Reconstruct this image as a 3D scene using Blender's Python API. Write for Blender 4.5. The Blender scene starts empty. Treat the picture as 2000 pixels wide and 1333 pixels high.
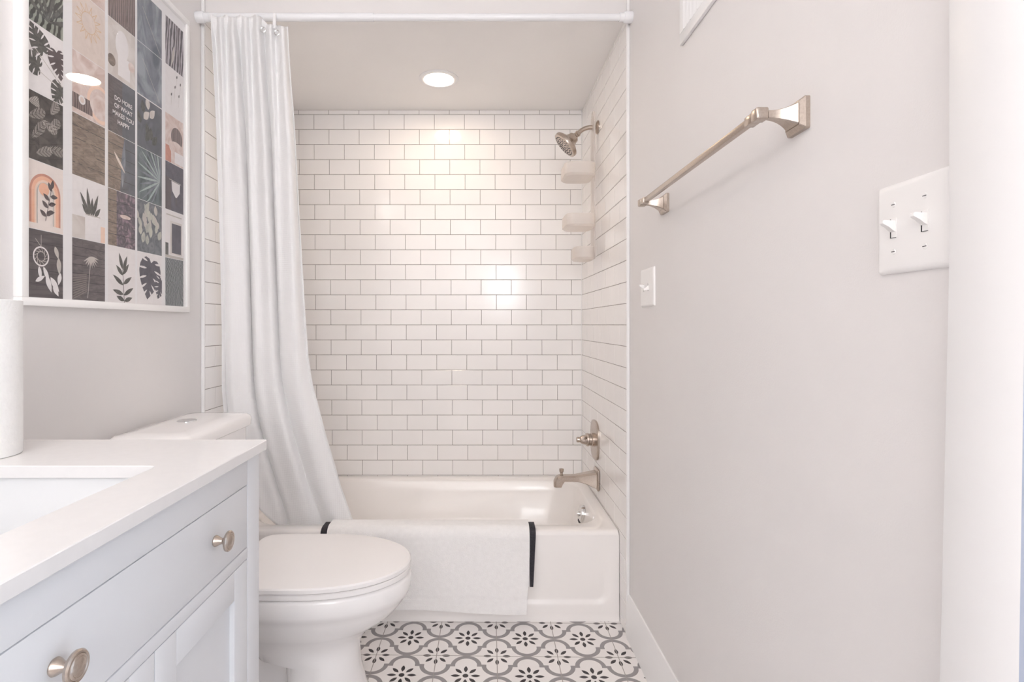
import bpy, bmesh, math, random
from mathutils import Vector, Matrix
random.seed(7)
C = bpy.context.scene.collection
SC = bpy.context.scene
PI = math.pi

# ------------------------------------------------------------------ camera
FPX, CU, CV, HC = 1063.0, 936.0, 635.0, 1.11       # focal length in pixels, vanishing point, camera height
cam_d = bpy.data.cameras.new('camera')
cam = bpy.data.objects.new('camera', cam_d); C.objects.link(cam)
cam.location = (0, 0, HC); cam.rotation_euler = (PI/2, 0, 0)
cam_d.sensor_width = 36; cam_d.sensor_fit = 'HORIZONTAL'
cam_d.lens = FPX*36/2000
cam_d.shift_x = (1000-CU)/2000; cam_d.shift_y = -(666.5-CV)/2000
cam_d.clip_start = 0.02
SC.camera = cam
SC.view_settings.view_transform = 'Standard'; SC.view_settings.look = 'None'
SC.view_settings.gamma = 1; SC.view_settings.use_curve_mapping = False
SC.view_settings.exposure = 0.24
SC.cycles.diffuse_bounces = 12; SC.cycles.max_bounces = 16

# ------------------------------------------------------------------ world + daylight
W = bpy.data.worlds.new('world'); SC.world = W; W.use_nodes = True
W.node_tree.nodes['Background'].inputs[0].default_value = (0.80, 0.88, 1.0, 1)
W.node_tree.nodes['Background'].inputs[1].default_value = 1.0

def area(name, loc, rot, sx, sy, power, col):
    l = bpy.data.lights.new(name, 'AREA'); l.shape = 'RECTANGLE'; l.size = sx; l.size_y = sy
    l.energy = power; l.color = col
    o = bpy.data.objects.new(name, l); C.objects.link(o); o.location = loc; o.rotation_euler = rot
    return o
area('window_daylight', (0.36, -2.32, 1.64), (PI/2, 0, 0), 0.62, 0.9, 30.0, (0.90, 0.95, 1.0))          # outside the window behind the camera
area('doorway_daylight', (1.25, 0.10, 1.15), (PI/2, 0, PI/2), 0.8, 1.9, 2.5, (0.78, 0.87, 1.0))      # bright room beyond the doorway
area('added_bounce_fill', (-0.15, -1.15, 1.62), (math.radians(180-58), 0, PI), 0.3, 0.3, 36.0, (0.975, 0.985, 1.0))     # added unseen fill lamp, turned up and back at the wall behind the camera
CAN_STRENGTH, ROOM_CAN_STRENGTH, BAR_STRENGTH = 50.0, 5.0, 11.0

# ------------------------------------------------------------------ materials
def nt(name):
    m = bpy.data.materials.new(name); m.use_nodes = True
    return m, m.node_tree.nodes, m.node_tree.links, m.node_tree.nodes['Principled BSDF']

def mat(name, col, rough=0.5, metal=0.0, nscale=40, namt=0.03, bump=0.0, bscale=200, spec=0.5, coat=0.0, alpha=1.0, sheen=0.0, trans=0.0, stretch=None):
    """plain procedural material: a slight noise in the colour and optionally a noise bump"""
    m, N, L, b = nt(name)
    tc = N.new('ShaderNodeTexCoord'); src = tc.outputs['Object']
    if stretch:
        mp = N.new('ShaderNodeMapping'); mp.inputs['Scale'].default_value = stretch
        L.new(src, mp.inputs[0]); src = mp.outputs[0]
    n = N.new('ShaderNodeTexNoise'); n.inputs['Scale'].default_value = nscale; n.inputs['Detail'].default_value = 3
    L.new(src, n.inputs['Vector'])
    r = N.new('ShaderNodeValToRGB')
    r.color_ramp.elements[0].position = 0.3; r.color_ramp.elements[1].position = 0.7
    r.color_ramp.elements[0].color = tuple(max(0, c*(1-namt)) for c in col)+(1,)
    r.color_ramp.elements[1].color = tuple(min(1, c*(1+namt)) for c in col)+(1,)
    L.new(n.outputs['Fac'], r.inputs[0]); L.new(r.outputs[0], b.inputs['Base Color'])
    b.inputs['Roughness'].default_value = rough; b.inputs['Metallic'].default_value = metal
    b.inputs['Specular IOR Level'].default_value = spec; b.inputs['Coat Weight'].default_value = coat
    b.inputs['Alpha'].default_value = alpha; b.inputs['Sheen Weight'].default_value = sheen
    b.inputs['Transmission Weight'].default_value = trans
    if bump:
        n2 = N.new('ShaderNodeTexNoise'); n2.inputs['Scale'].default_value = bscale; n2.inputs['Detail'].default_value = 4
        L.new(src, n2.inputs['Vector'])
        bp = N.new('ShaderNodeBump'); bp.inputs['Strength'].default_value = bump; bp.inputs['Distance'].default_value = 0.002
        L.new(n2.outputs['Fac'], bp.inputs['Height']); L.new(bp.outputs[0], b.inputs['Normal'])
    return m

def emis(name, col, strength):
    m, N, L, b = nt(name)
    b.inputs['Base Color'].default_value = col+(1,); b.inputs['Emission Color'].default_value = col+(1,)
    b.inputs['Emission Strength'].default_value = strength
    return m

M = {}
M['paint'] = mat('greige_wall_paint', (0.765, 0.745, 0.738), 0.55, nscale=3, namt=0.012, bump=0.12, bscale=350)
M['ceil'] = mat('ceiling_paint', (0.91, 0.895, 0.88), 0.7, nscale=3, namt=0.01, bump=0.1, bscale=300)
M['tile'] = mat('white_glazed_tile', (0.89, 0.875, 0.865), 0.14, nscale=4, namt=0.02, bump=0.03, bscale=14)
M['grout'] = mat('grey_grout', (0.30, 0.27, 0.26), 0.9, nscale=25, namt=0.25)
M['trim'] = mat('white_satin_trim', (0.85, 0.848, 0.85), 0.32, nscale=5, namt=0.01)
M['cab'] = mat('white_cabinet_lacquer', (0.71, 0.725, 0.75), 0.38, nscale=4, namt=0.01)
M['quartz'] = mat('white_quartz', (0.785, 0.775, 0.772), 0.16, nscale=60, namt=0.012)
M['porc'] = mat('white_porcelain', (0.89, 0.875, 0.87), 0.10, nscale=3, namt=0.008, coat=0.3)
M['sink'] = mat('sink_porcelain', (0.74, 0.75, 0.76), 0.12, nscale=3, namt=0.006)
M['seat'] = mat('white_seat_plastic', (0.89, 0.87, 0.86), 0.25, nscale=3, namt=0.008)
M['tub'] = mat('white_tub_enamel', (0.90, 0.875, 0.855), 0.20, nscale=3, namt=0.008, coat=0.2)
M['nickel'] = mat('brushed_nickel', (0.52, 0.45, 0.395), 0.27, 1.0, nscale=300, namt=0.08, bump=0.06, bscale=500)
M['chrome'] = mat('polished_chrome', (0.80, 0.80, 0.80), 0.08, 1.0, nscale=50, namt=0.02)
M['dark'] = mat('dark_gap', (0.03, 0.03, 0.035), 0.8)
M['nozzle'] = mat('grey_rubber_nozzles', (0.16, 0.16, 0.17), 0.6)
M['jamb'] = mat('pale_blue_jamb', (0.50, 0.565, 0.70), 0.4, nscale=5, namt=0.01)  # even pale blue tone for the jamb and its edge strip
M['plastic'] = mat('white_switch_plastic', (0.86, 0.85, 0.84), 0.28, nscale=5, namt=0.008)
M['rod'] = mat('white_rod_enamel', (0.84, 0.85, 0.87), 0.2, nscale=8, namt=0.01)
M['paper'] = mat('paper_towel', (0.88, 0.88, 0.87), 0.9, nscale=80, namt=0.015, bump=0.5, bscale=160)
M['card'] = mat('cardboard_core', (0.48, 0.38, 0.29), 0.9, nscale=80, namt=0.08)
M['terry'] = mat('white_terry_cloth', (0.92, 0.91, 0.905), 0.95, nscale=60, namt=0.02, bump=0.9, bscale=420, sheen=0.4)
M['band'] = mat('black_woven_band', (0.035, 0.033, 0.04), 0.85, nscale=200, namt=0.3, bump=0.6, bscale=500)
M['frame'] = mat('white_frame_wood', (0.92, 0.91, 0.90), 0.35, nscale=12, namt=0.015)
M['sheet'] = mat('white_poster_sheet', (0.84, 0.83, 0.84), 0.6, nscale=10, namt=0.01)
M['can'] = emis('warm_led_lens', (1.0, 0.82, 0.63), CAN_STRENGTH)
M['can2'] = emis('white_led_lens', (1.0, 0.95, 0.90), ROOM_CAN_STRENGTH)
M['bar'] = emis('frosted_glass_lit', (1.0, 0.96, 0.94), BAR_STRENGTH)

def cloth_mat():
    m, N, L, b = nt('white_waffle_curtain')
    tc = N.new('ShaderNodeTexCoord')
    wv = []
    for ax in ('X', 'Z'):
        w = N.new('ShaderNodeTexWave'); w.bands_direction = ax; w.inputs['Scale'].default_value = 42
        w.inputs['Distortion'].default_value = 0.6; L.new(tc.outputs['UV'] if False else tc.outputs['Object'], w.inputs['Vector']); wv.append(w)
    mx = N.new('ShaderNodeMath'); mx.operation = 'ADD'
    L.new(wv[0].outputs['Fac'], mx.inputs[0]); L.new(wv[1].outputs['Fac'], mx.inputs[1])
    bp = N.new('ShaderNodeBump'); bp.inputs['Strength'].default_value = 0.22; bp.inputs['Distance'].default_value = 0.0015
    L.new(mx.outputs[0], bp.inputs['Height']); L.new(bp.outputs[0], b.inputs['Normal'])
    n = N.new('ShaderNodeTexNoise'); n.inputs['Scale'].default_value = 30
    r = N.new('ShaderNodeValToRGB'); r.color_ramp.elements[0].color = (0.93, 0.93, 0.935, 1); r.color_ramp.elements[1].color = (0.955, 0.955, 0.96, 1)
    L.new(tc.outputs['Object'], n.inputs['Vector']); L.new(n.outputs['Fac'], r.inputs[0]); L.new(r.outputs[0], b.inputs['Base Color'])
    b.inputs['Roughness'].default_value = 0.9; b.inputs['Sheen Weight'].default_value = 0.2
    tr = N.new('ShaderNodeBsdfTranslucent'); tr.inputs[0].default_value = (0.88, 0.87, 0.86, 1)
    ms = N.new('ShaderNodeMixShader'); ms.inputs[0].default_value = 0.16
    L.new(b.outputs[0], ms.inputs[1]); L.new(tr.outputs[0], ms.inputs[2])
    L.new(ms.outputs[0], N['Material Output'].inputs[0])
    return m
M['cloth'] = cloth_mat()

def pane_mat():
    m, N, L, b = nt('clear_picture_glass')
    t = N.new('ShaderNodeBsdfTransparent'); g = N.new('ShaderNodeBsdfGlossy'); g.inputs['Roughness'].default_value = 0.015
    f = N.new('ShaderNodeFresnel'); f.inputs['IOR'].default_value = 1.55
    ms = N.new('ShaderNodeMixShader')
    ge = N.new('ShaderNodeNewGeometry'); iv = N.new('ShaderNodeMath'); iv.operation = 'SUBTRACT'; iv.inputs[0].default_value = 1
    L.new(ge.outputs['Backfacing'], iv.inputs[1])
    mu = N.new('ShaderNodeMath'); mu.operation = 'MULTIPLY'; L.new(f.outputs[0], mu.inputs[0]); L.new(iv.outputs[0], mu.inputs[1])
    L.new(mu.outputs[0], ms.inputs[0]); L.new(t.outputs[0], ms.inputs[1]); L.new(g.outputs[0], ms.inputs[2])
    L.new(ms.outputs[0], N['Material Output'].inputs[0])
    return m
M['pane'] = pane_mat()

def frosted_mat():
    m, N, L, b = nt('frosted_clear_plastic')
    n = N.new('ShaderNodeTexNoise'); n.inputs['Scale'].default_value = 60
    tc = N.new('ShaderNodeTexCoord'); L.new(tc.outputs['Object'], n.inputs['Vector'])
    r = N.new('ShaderNodeValToRGB'); r.color_ramp.elements[0].color = (0.86, 0.82, 0.79, 1); r.color_ramp.elements[1].color = (0.90, 0.87, 0.84, 1)
    L.new(n.outputs['Fac'], r.inputs[0]); L.new(r.outputs[0], b.inputs['Base Color'])
    b.inputs['Roughness'].default_value = 0.35
    tl = N.new('ShaderNodeBsdfTranslucent'); tl.inputs[0].default_value = (0.92, 0.88, 0.85, 1)
    t = N.new('ShaderNodeBsdfTransparent')
    m1 = N.new('ShaderNodeMixShader'); m1.inputs[0].default_value = 0.5
    m2 = N.new('ShaderNodeMixShader'); m2.inputs[0].default_value = 0.42
    L.new(b.outputs[0], m1.inputs[1]); L.new(tl.outputs[0], m1.inputs[2])
    L.new(m1.outputs[0], m2.inputs[1]); L.new(t.outputs[0], m2.inputs[2])
    L.new(m2.outputs[0], N['Material Output'].inputs[0])
    return m
M['frost'] = frosted_mat()

def floor_mat():
    """patterned cement tile: black eight-petal flowers in a grey wave lattice, thin grout"""
    m, N, L, b = nt('patterned_floor_tile')
    P = 0.2065
    def mth(op, a, c=None, d=None):
        n = N.new('ShaderNodeMath'); n.operation = op
        for i, v in enumerate((a, c, d)):
            if v is None: continue
            if isinstance(v, (int, float)): n.inputs[i].default_value = v
            else: L.new(v, n.inputs[i])
        return n.outputs[0]
    tc = N.new('ShaderNodeTexCoord')
    mp = N.new('ShaderNodeMapping'); mp.vector_type = 'POINT'
    mp.inputs['Location'].default_value = (-0.1344, -8.828, 0)
    mp.inputs['Scale'].default_value = (1/.2026, 1/P, 1); mp.inputs['Rotation'].default_value = (0, 0, 0.018)
    L.new(tc.outputs['Object'], mp.inputs[0])
    s = N.new('ShaderNodeSeparateXYZ'); L.new(mp.outputs[0], s.inputs[0])
    fx = mth('FRACT', s.outputs[0]); fy = mth('FRACT', s.outputs[1])
    ax = mth('ABSOLUTE', mth('SUBTRACT', fx, 0.5)); ay = mth('ABSOLUTE', mth('SUBTRACT', fy, 0.5))
    bx = mth('SUBTRACT', 0.5, ax); by = mth('SUBTRACT', 0.5, ay)
    def band(dist, lo, hi):
        return mth('MULTIPLY', mth('GREATER_THAN', dist, lo), mth('LESS_THAN', dist, hi))
    def dist(x, y):
        return mth('SQRT', mth('ADD', mth('MULTIPLY', x, x), mth('MULTIPLY', y, y)))
    qy = mth('SUBTRACT', ay, 0.25)
    up = mth('MULTIPLY', band(dist(ax, qy), 0.178, 0.249), mth('GREATER_THAN', qy, 0.0))
    dn = mth('MULTIPLY', band(dist(bx, qy), 0.178, 0.249), mth('LESS_THAN', qy, 0.0))
    sh = mth('MULTIPLY', mth('LESS_THAN', mth('ABSOLUTE', qy), 0.026), mth('LESS_THAN', mth('ABSOLUTE', mth('SUBTRACT', ax, 0.25)), 0.075))
    grey = mth('MAXIMUM', mth('MAXIMUM', up, dn), sh)
    def petals(x, y):
        out = None
        for a in (0, PI/4, PI/2):
            c_, s_ = math.cos(a), math.sin(a)
            al = mth('ADD', mth('MULTIPLY', x, c_), mth('MULTIPLY', y, s_))
            pe = mth('ABSOLUTE', mth('SUBTRACT', mth('MULTIPLY', y, c_), mth('MULTIPLY', x, s_)))
            q = mth('DIVIDE', mth('SUBTRACT', al, 0.158), 0.075)
            w = mth('MULTIPLY', mth('SUBTRACT', 1.0, mth('MULTIPLY', q, q)), 0.030)
            t = mth('LESS_THAN', pe, w)
            out = t if out is None else mth('MAXIMUM', out, t)
        return out
    black = mth('MAXIMUM', petals(ax, ay), mth('MAXIMUM', petals(bx, by), mth('LESS_THAN', dist(ax, ay), 0.045)))
    grout = mth('MAXIMUM', mth('LESS_THAN', bx, 0.0065), mth('LESS_THAN', by, 0.0065))
    nz = N.new('ShaderNodeTexNoise'); nz.inputs['Scale'].default_value = 12; L.new(tc.outputs['Object'], nz.inputs['Vector'])
    base = N.new('ShaderNodeValToRGB'); base.color_ramp.elements[0].color = (0.82, 0.79, 0.775, 1); base.color_ramp.elements[1].color = (0.87, 0.845, 0.83, 1)
    L.new(nz.outputs['Fac'], base.inputs[0])
    def mix(f, a, col):
        n = N.new('ShaderNodeMix'); n.data_type = 'RGBA'; L.new(f, n.inputs[0]); L.new(a, n.inputs[6]); n.inputs[7].default_value = col
        return n.outputs[2]
    c1 = mix(grey, base.outputs[0], (0.30, 0.285, 0.29, 1))
    c2 = mix(black, c1, (0.028, 0.022, 0.024, 1))
    c3 = mix(grout, c2, (0.36, 0.33, 0.31, 1))
    L.new(c3, b.inputs['Base Color'])
    b.inputs['Roughness'].default_value = 0.38
    bp = N.new('ShaderNodeBump'); bp.inputs['Strength'].default_value = 0.4; bp.inputs['Distance'].default_value = 0.001; bp.invert = True
    L.new(grout, bp.inputs['Height']); L.new(bp.outputs[0], b.inputs['Normal'])
    return m
M['floor'] = floor_mat()

# ------------------------------------------------------------------ mesh helper
class MB:
    def __init__(s): s.v = []; s.f = []; s.m = []
    def add(s, vs, fs, mi=0):
        o = len(s.v); s.v += [tuple(v) for v in vs]; s.f += [tuple(i+o for i in f) for f in fs]; s.m += [mi]*len(fs)
        return s
    def box(s, x0, x1, y0, y1, z0, z1, bev=0.0, seg=2, mi=0, rot=None):
        bm = bmesh.new(); bmesh.ops.create_cube(bm, size=1)
        for v in bm.verts:
            v.co = Vector(((x0+x1)/2+v.co.x*(x1-x0), (y0+y1)/2+v.co.y*(y1-y0), (z0+z1)/2+v.co.z*(z1-z0)))
        if bev: bmesh.ops.bevel(bm, geom=bm.edges[:], offset=bev, segments=seg, profile=0.5, affect='EDGES')
        if rot is not None: bmesh.ops.transform(bm, matrix=rot, verts=bm.verts[:])
        s.take(bm, mi); return s
    def take(s, bm, mi=0):
        bm.verts.index_update()
        s.add([v.co[:] for v in bm.verts], [[v.index for v in f.verts] for f in bm.faces], mi); bm.free()
    def loft(s, rings, cap0=True, cap1=True, mi=0, closed=True):
        n = len(rings[0]); vs = [p for r in rings for p in r]; fs = []
        for i in range(len(rings)-1):
            for j in range(n if closed else n-1):
                k = (j+1) % n
                fs.append((i*n+j, i*n+k, (i+1)*n+k, (i+1)*n+j))
        if cap0: fs.append(tuple(reversed(range(n))))
        if cap1: fs.append(tuple(range((len(rings)-1)*n, len(rings)*n)))
        s.add(vs, fs, mi); return s
    def lathe(s, org, axis, prof, n=32, mi=0):
        """prof: (distance along axis, radius)"""
        ax = Vector(axis).normalized(); t = Vector((0, 0, 1)) if abs(ax.z) < 0.9 else Vector((1, 0, 0))
        a = ax.cross(t).normalized(); b = ax.cross(a)
        rings = []
        for h, r in prof:
            r = max(r, 1e-5)
            rings.append([Vector(org)+ax*h+a*(r*math.cos(2*PI*k/n))+b*(r*math.sin(2*PI*k/n)) for k in range(n)])
        return s.loft(rings, mi=mi)
    def tube(s, pts, r, n=16, mi=0, caps=True):
        pts = [Vector(p) for p in pts]; rings = []; prev = None
        for i, p in enumerate(pts):
            d = (pts[min(i+1, len(pts)-1)]-pts[max(i-1, 0)]).normalized()
            if prev is None:
                t = Vector((0, 0, 1)) if abs(d.z) < 0.9 else Vector((1, 0, 0)); a = d.cross(t).normalized()
            else: a = (prev-d*prev.dot(d)).normalized()
            prev = a; b = d.cross(a); rr = r[i] if isinstance(r, (list, tuple)) else r
            rings.append([p+a*(rr*math.cos(2*PI*k/n))+b*(rr*math.sin(2*PI*k/n)) for k in range(n)])
        return s.loft(rings, cap0=caps, cap1=caps, mi=mi)
    def torus(s, c, axis, R, r, n=32, k=10, mi=0):
        ax = Vector(axis).normalized(); t = Vector((0, 0, 1)) if abs(ax.z) < 0.9 else Vector((1, 0, 0))
        a = ax.cross(t).normalized(); b = ax.cross(a); vs = []; fs = []
        for i in range(n):
            th = 2*PI*i/n; d = a*math.cos(th)+b*math.sin(th)
            for j in range(k):
                ph = 2*PI*j/k; vs.append(Vector(c)+d*(R+r*math.cos(ph))+ax*(r*math.sin(ph)))
        for i in range(n):
            for j in range(k):
                fs.append((i*k+j, ((i+1) % n)*k+j, ((i+1) % n)*k+(j+1) % k, i*k+(j+1) % k))
        return s.add(vs, fs, mi)
    def grid(s, fn, nu, nv, mi=0):
        vs = [fn(i/nu, j/nv) for j in range(nv+1) for i in range(nu+1)]
        fs = [(j*(nu+1)+i, j*(nu+1)+i+1, (j+1)*(nu+1)+i+1, (j+1)*(nu+1)+i) for j in range(nv) for i in range(nu)]
        return s.add(vs, fs, mi)
    def build(s, name, mats, parent=None, smooth=35, fix=True):
        me = bpy.data.meshes.new(name)
        off = Vector((0, 0, 0))
        if parent is not None:
            p = parent
            while p is not None: off = off+Vector(p.location); p = p.parent
        me.from_pydata([tuple(Vector(v)-off) for v in s.v], [], s.f)
        if fix:
            bm = bmesh.new(); bm.from_mesh(me); bmesh.ops.recalc_face_normals(bm, faces=bm.faces[:]); bm.to_mesh(me); bm.free()
        for m_ in (mats if isinstance(mats, (list, tuple)) else [mats]): me.materials.append(M[m_] if isinstance(m_, str) else m_)
        me.polygons.foreach_set('material_index', s.m)
        if smooth:
            me.polygons.foreach_set('use_smooth', [True]*len(me.polygons)); me.set_sharp_from_angle(angle=math.radians(smooth))
        me.update()
        o = bpy.data.objects.new(name, me); C.objects.link(o)
        if parent is not None: o.parent = parent
        return o

def tag(o, label, cat, group=None):
    o['label'] = label; o['category'] = cat
    if group: o['group'] = group
    return o
def thing(name, label, cat, loc, group=None):
    o = bpy.data.objects.new(name, None); C.objects.link(o); o.location = loc; o.empty_display_size = 0.05
    return tag(o, label, cat, group)
def struct(o): o['kind'] = 'structure'; return o
def px(u, v, y): return ((u-CU)*y/FPX, y, HC-(v-CV)*y/FPX)     # a photo measurement read at distance y

# ================================================================== the room
XL, XR = -0.99, 0.536            # painted walls
TL, TR, TB = -0.98, 0.526, 2.79  # faces of the tiled walls
YF, YT = -2.00, 1.935            # front wall, front edge of the tile
ZA, ZC = 2.212, 2.46             # alcove ceiling, room ceiling
struct(MB().box(XL-.1, XR+.9, YF-.1, TB+.1, -.08, 0).build('floor', 'floor', smooth=0))
struct(MB().box(XL-.1, XR+.1, YF-.1, YT+.11, ZC, ZC+.08).build('ceiling', 'ceil', smooth=0))
struct(MB().box(XL, XR, YT+.012, TB+.01, ZA, ZA+.003).box(XL, XR, YT+.11, TB+.01, ZA+.003, ZA+.08).build('ceiling_alcove', 'ceil', smooth=0))
struct(MB().box(XL, XR, YT+.012, YT+.11, ZA+.003, ZC).build('wall_header', 'paint', smooth=0))
struct(MB().box(XL-.1, XL, YF-.1, TB+.1, 0, ZC).build('wall_left', 'paint', smooth=0))
DY0, DY1, DZ = -0.28, 0.517, 2.03                # doorway in the right wall, beside the camera
w = MB(); w.box(XR, XR+.11, DY1, TB+.1, 0, ZC); w.box(XR, XR+.11, YF-.1, DY0, 0, ZC); w.box(XR, XR+.11, DY0, DY1, DZ, ZC)
struct(w.build('wall_right', 'paint', smooth=0))
WX0, WX1, WZ0, WZ1 = 0.17, 0.515, 1.32, 1.95      # small window behind the camera
w = MB(); w.box(XL, WX0, YF-.1, YF, 0, ZC); w.box(WX1, XR, YF-.1, YF, 0, ZC); w.box(WX0, WX1, YF-.1, YF, 0, WZ0); w.box(WX0, WX1, YF-.1, YF, WZ1, ZC)
struct(w.build('wall_front', 'paint', smooth=0))
win = MB()
for a, b_, c, d in ((WX0, WX1, WZ0, WZ0+.03), (WX0, WX1, WZ1-.03, WZ1), (WX0, WX0+.03, WZ0+.03, WZ1-.03), (WX1-.03, WX1, WZ0+.03, WZ1-.03), (WX0+.03, WX1-.03, 1.63, 1.655)):
    win.box(a, b_, YF-.08, YF-.03, c, d, .003)
win = struct(win.build('window_1', 'trim'))
MB().box(WX0+.03, WX1-.03, YF-.058, YF-.054, WZ0+.03, 1.63).build('pane', 'pane', win, smooth=0)
MB().box(WX0+.03, WX1-.03, YF-.058, YF-.054, 1.655, WZ1-.03).build('pane', 'pane', win, smooth=0)

def tile_wall(name, org, U, V, Nn, length, joint_fn, z0, z1, slabs):
    """running-bond subway tile as real tiles: each slightly out of true, dark recessed grout behind"""
    org, U, V, Nn = map(Vector, (org, U, V, Nn)); t = MB()
    pitch, row, gap, ch = 0.15444, 0.0771, 0.0021, 0.0011
    k = math.floor((z0-HC)/row)
    while HC+k*row < z1:
        a0, a1 = max(z0, HC+k*row), min(z1, HC+(k+1)*row)
        js = [x for x in joint_fn(k) if 0.004 < x < length-0.004]; xs = [0]+js+[length]
        for i in range(len(xs)-1):
            u0, u1, v0, v1 = xs[i]+gap/2, xs[i+1]-gap/2, a0+gap/2, a1-gap/2
            if u1-u0 < .004 or v1-v0 < .004: continue
            c = min(ch, (u1-u0)/4, (v1-v0)/4)
            tu, tv, dz = random.gauss(0, .0011), random.gauss(0, .0016), random.gauss(0, .00012)
            um, vm = (u0+u1)/2, (v0+v1)/2
            P = lambda u, v, n: org+U*u+V*v+Nn*n
            top = [P(u, v, dz+tu*(u-um)+tv*(v-vm)) for u, v in ((u0+c, v0+c), (u1-c, v0+c), (u1-c, v1-c), (u0+c, v1-c))]
            mid = [P(u, v, -c*.8+dz) for u, v in ((u0, v0), (u1, v0), (u1, v1), (u0, v1))]
            low = [P(u, v, -.006) for u, v in ((u0, v0), (u1, v0), (u1, v1), (u0, v1))]
            fs = [(0, 1, 2, 3)]
            for q in range(4):
                r_ = (q+1) % 4; fs += [(4+q, 4+r_, r_, q), (8+q, 8+r_, 4+r_, 4+q)]
            t.add(top+mid+low, fs)
        k += 1
    for (x0, x1, y0, y1, zz0, zz1) in slabs: t.box(x0, x1, y0, y1, zz0, zz1, mi=1)
    return struct(t.build(name, ['tile', 'grout'], smooth=0))
P_ = 0.15444
tile_wall('wall_back', (TL, TB, 0), (1, 0, 0), (0, 0, 1), (0, -1, 0), TR-TL,
          lambda k: [(-0.8485 + (0 if k % 2 else .0772) + .010*(2.15-(HC+k*.0771))) - TL + P_*j for j in range(-3, 12)], 0.0, ZA,
          [(XL, XR, TB+.0016, TB+.1, 0, ZA)])
tile_wall('wall_right_tile', (TR, YT+.011, 0), (0, 1, 0), (0, 0, 1), (-1, 0, 0), TB-YT-.011,
          lambda k: [(2.193 if k % 2 else 2.116)-YT-.011 + P_*j for j in range(-6, 8)], 0.0, ZA,
          [(TR+.0016, XR, YT+.011, TB, 0, ZA)])
tile_wall('wall_left_tile', (TL, YT+.011, 0), (0, 1, 0), (0, 0, 1), (1, 0, 0), TB-YT-.011,
          lambda k: [(2.098 if k % 2 else 2.022)-YT-.011 + P_*j for j in range(-6, 8)], 0.0, ZA,
          [(XL, TL-.0016, YT+.011, TB, 0, ZA)])
# tile edge trims, running a little above the alcove ceiling beside the header
struct(MB().box(TR-.001, XR, YT, YT+.0095, .0, 2.29, .003, 3).build('trim_1', 'trim'))
struct(MB().box(XL, TL+.001, YT, YT+.0095, .0, 2.29, .003, 3).build('trim_2', 'trim'))
# caulk bead in the back corners
struct(MB().box(TR-.003, TR, TB-.003, TB, .33, ZA, .001).build('trim_3', 'trim'))

def baseboard(name, x, sgn, y0, y1, h=0.150):
    prof = [(0, 0), (.014, 0), (.014, h*.74), (.012, h*.77), (.012, h*.80), (.0085, h*.86), (.008, h*.95), (.005, h), (0, h)]
    return struct(MB().loft([[(x+sgn*a, y, z) for a, z in prof] for y in (y0, y1)]).build(name, 'trim'))
baseboard('baseboard_right', XR, -1, .604, YT)
baseboard('baseboard_left', XL, 1, 1.0965, YT)
# door casing and jamb at the doorway beside the camera; the casing board bows slightly towards the floor
def bow(z): return 0 if z > 1.18 else -.0105*min(1, ((1.18-z)/.47))
cas = MB(); zs = [0, .2, .4, .55, .715, .85, 1.0, 1.1, 1.18, 1.4, 1.7, DZ+.07]
sec = [(XR, DY1-.004), (.519, DY1-.004), (.5175, DY1), (.5175, .5985), (.519, .601), (XR, .601)]
cas.loft([[(x+(bow(z) if x < .53 else 0), y+bow(z)*.3*(1 if y < .55 else 0), z) for x, y in sec] for z in zs])
cas.box(.5185, XR, DY0-.07, .601, DZ, DZ+.07, .002); cas.box(.5185, XR, DY0-.07, DY0, 0, DZ, .002)
door = struct(cas.build('door_1', 'trim'))
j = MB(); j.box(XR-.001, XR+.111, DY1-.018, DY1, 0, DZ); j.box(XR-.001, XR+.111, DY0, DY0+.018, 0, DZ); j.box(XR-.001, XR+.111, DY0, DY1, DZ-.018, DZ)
j.loft([[(x+bow(z)*(x < .53), y, z) for x, y in ((XR, DY1-.02), (.5179, DY1-.02), (.5179, DY1-.0003), (XR, DY1-.0003))] for z in zs])  # strip over the casing's near edge, same pale blue as the jamb
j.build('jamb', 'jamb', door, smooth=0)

# ================================================================== bathtub
def rrect(x0, x1, y0, y1, r, z, n=8):
    pts = []
    for cx, cy, a0 in ((x1-r, y1-r, 0), (x0+r, y1-r, PI/2), (x0+r, y0+r, PI), (x1-r, y0+r, 1.5*PI)):
        for k in range(n+1):
            a = a0+PI/2*k/n; pts.append((cx+r*math.cos(a), cy+r*math.sin(a), z))
    return pts
ZR, YA = 0.337, 2.037
tub = thing('bathtub', 'white alcove bathtub with a smooth panelled apron between tiled walls', 'bathtub', (-.227, 2.41, 0))
tb = MB()
bx0, bx1 = TL+.001, TR-.0015
rings = [rrect(bx0, bx1, YA+.002, TB-.003, .004, ZR-.016), rrect(bx0+.001, bx1-.0005, YA+.003, TB-.004, .006, ZR-.008),
         rrect(bx0+.002, bx1-.001, YA+.010, TB-.006, .010, ZR-.001), rrect(bx0+.006, bx1-.004, YA+.022, TB-.012, .012, ZR),
         rrect(-.905, .478, 2.105, 2.737, .13, ZR-.001), rrect(-.899, .474, 2.111, 2.731, .13, ZR-.004), rrect(-.893, .470, 2.117, 2.725, .13, ZR-.014),
         rrect(-.878, .463, 2.126, 2.716, .13, ZR-.06), rrect(-.80, .440, 2.155, 2.69, .13, .16),
         rrect(-.74, .42, 2.18, 2.665, .12, .10), rrect(-.68, .385, 2.22, 2.63, .11, .072), rrect(-.5, .2, 2.33, 2.52, .08, .068)]
tb.loft(rings, cap0=False)
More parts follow.
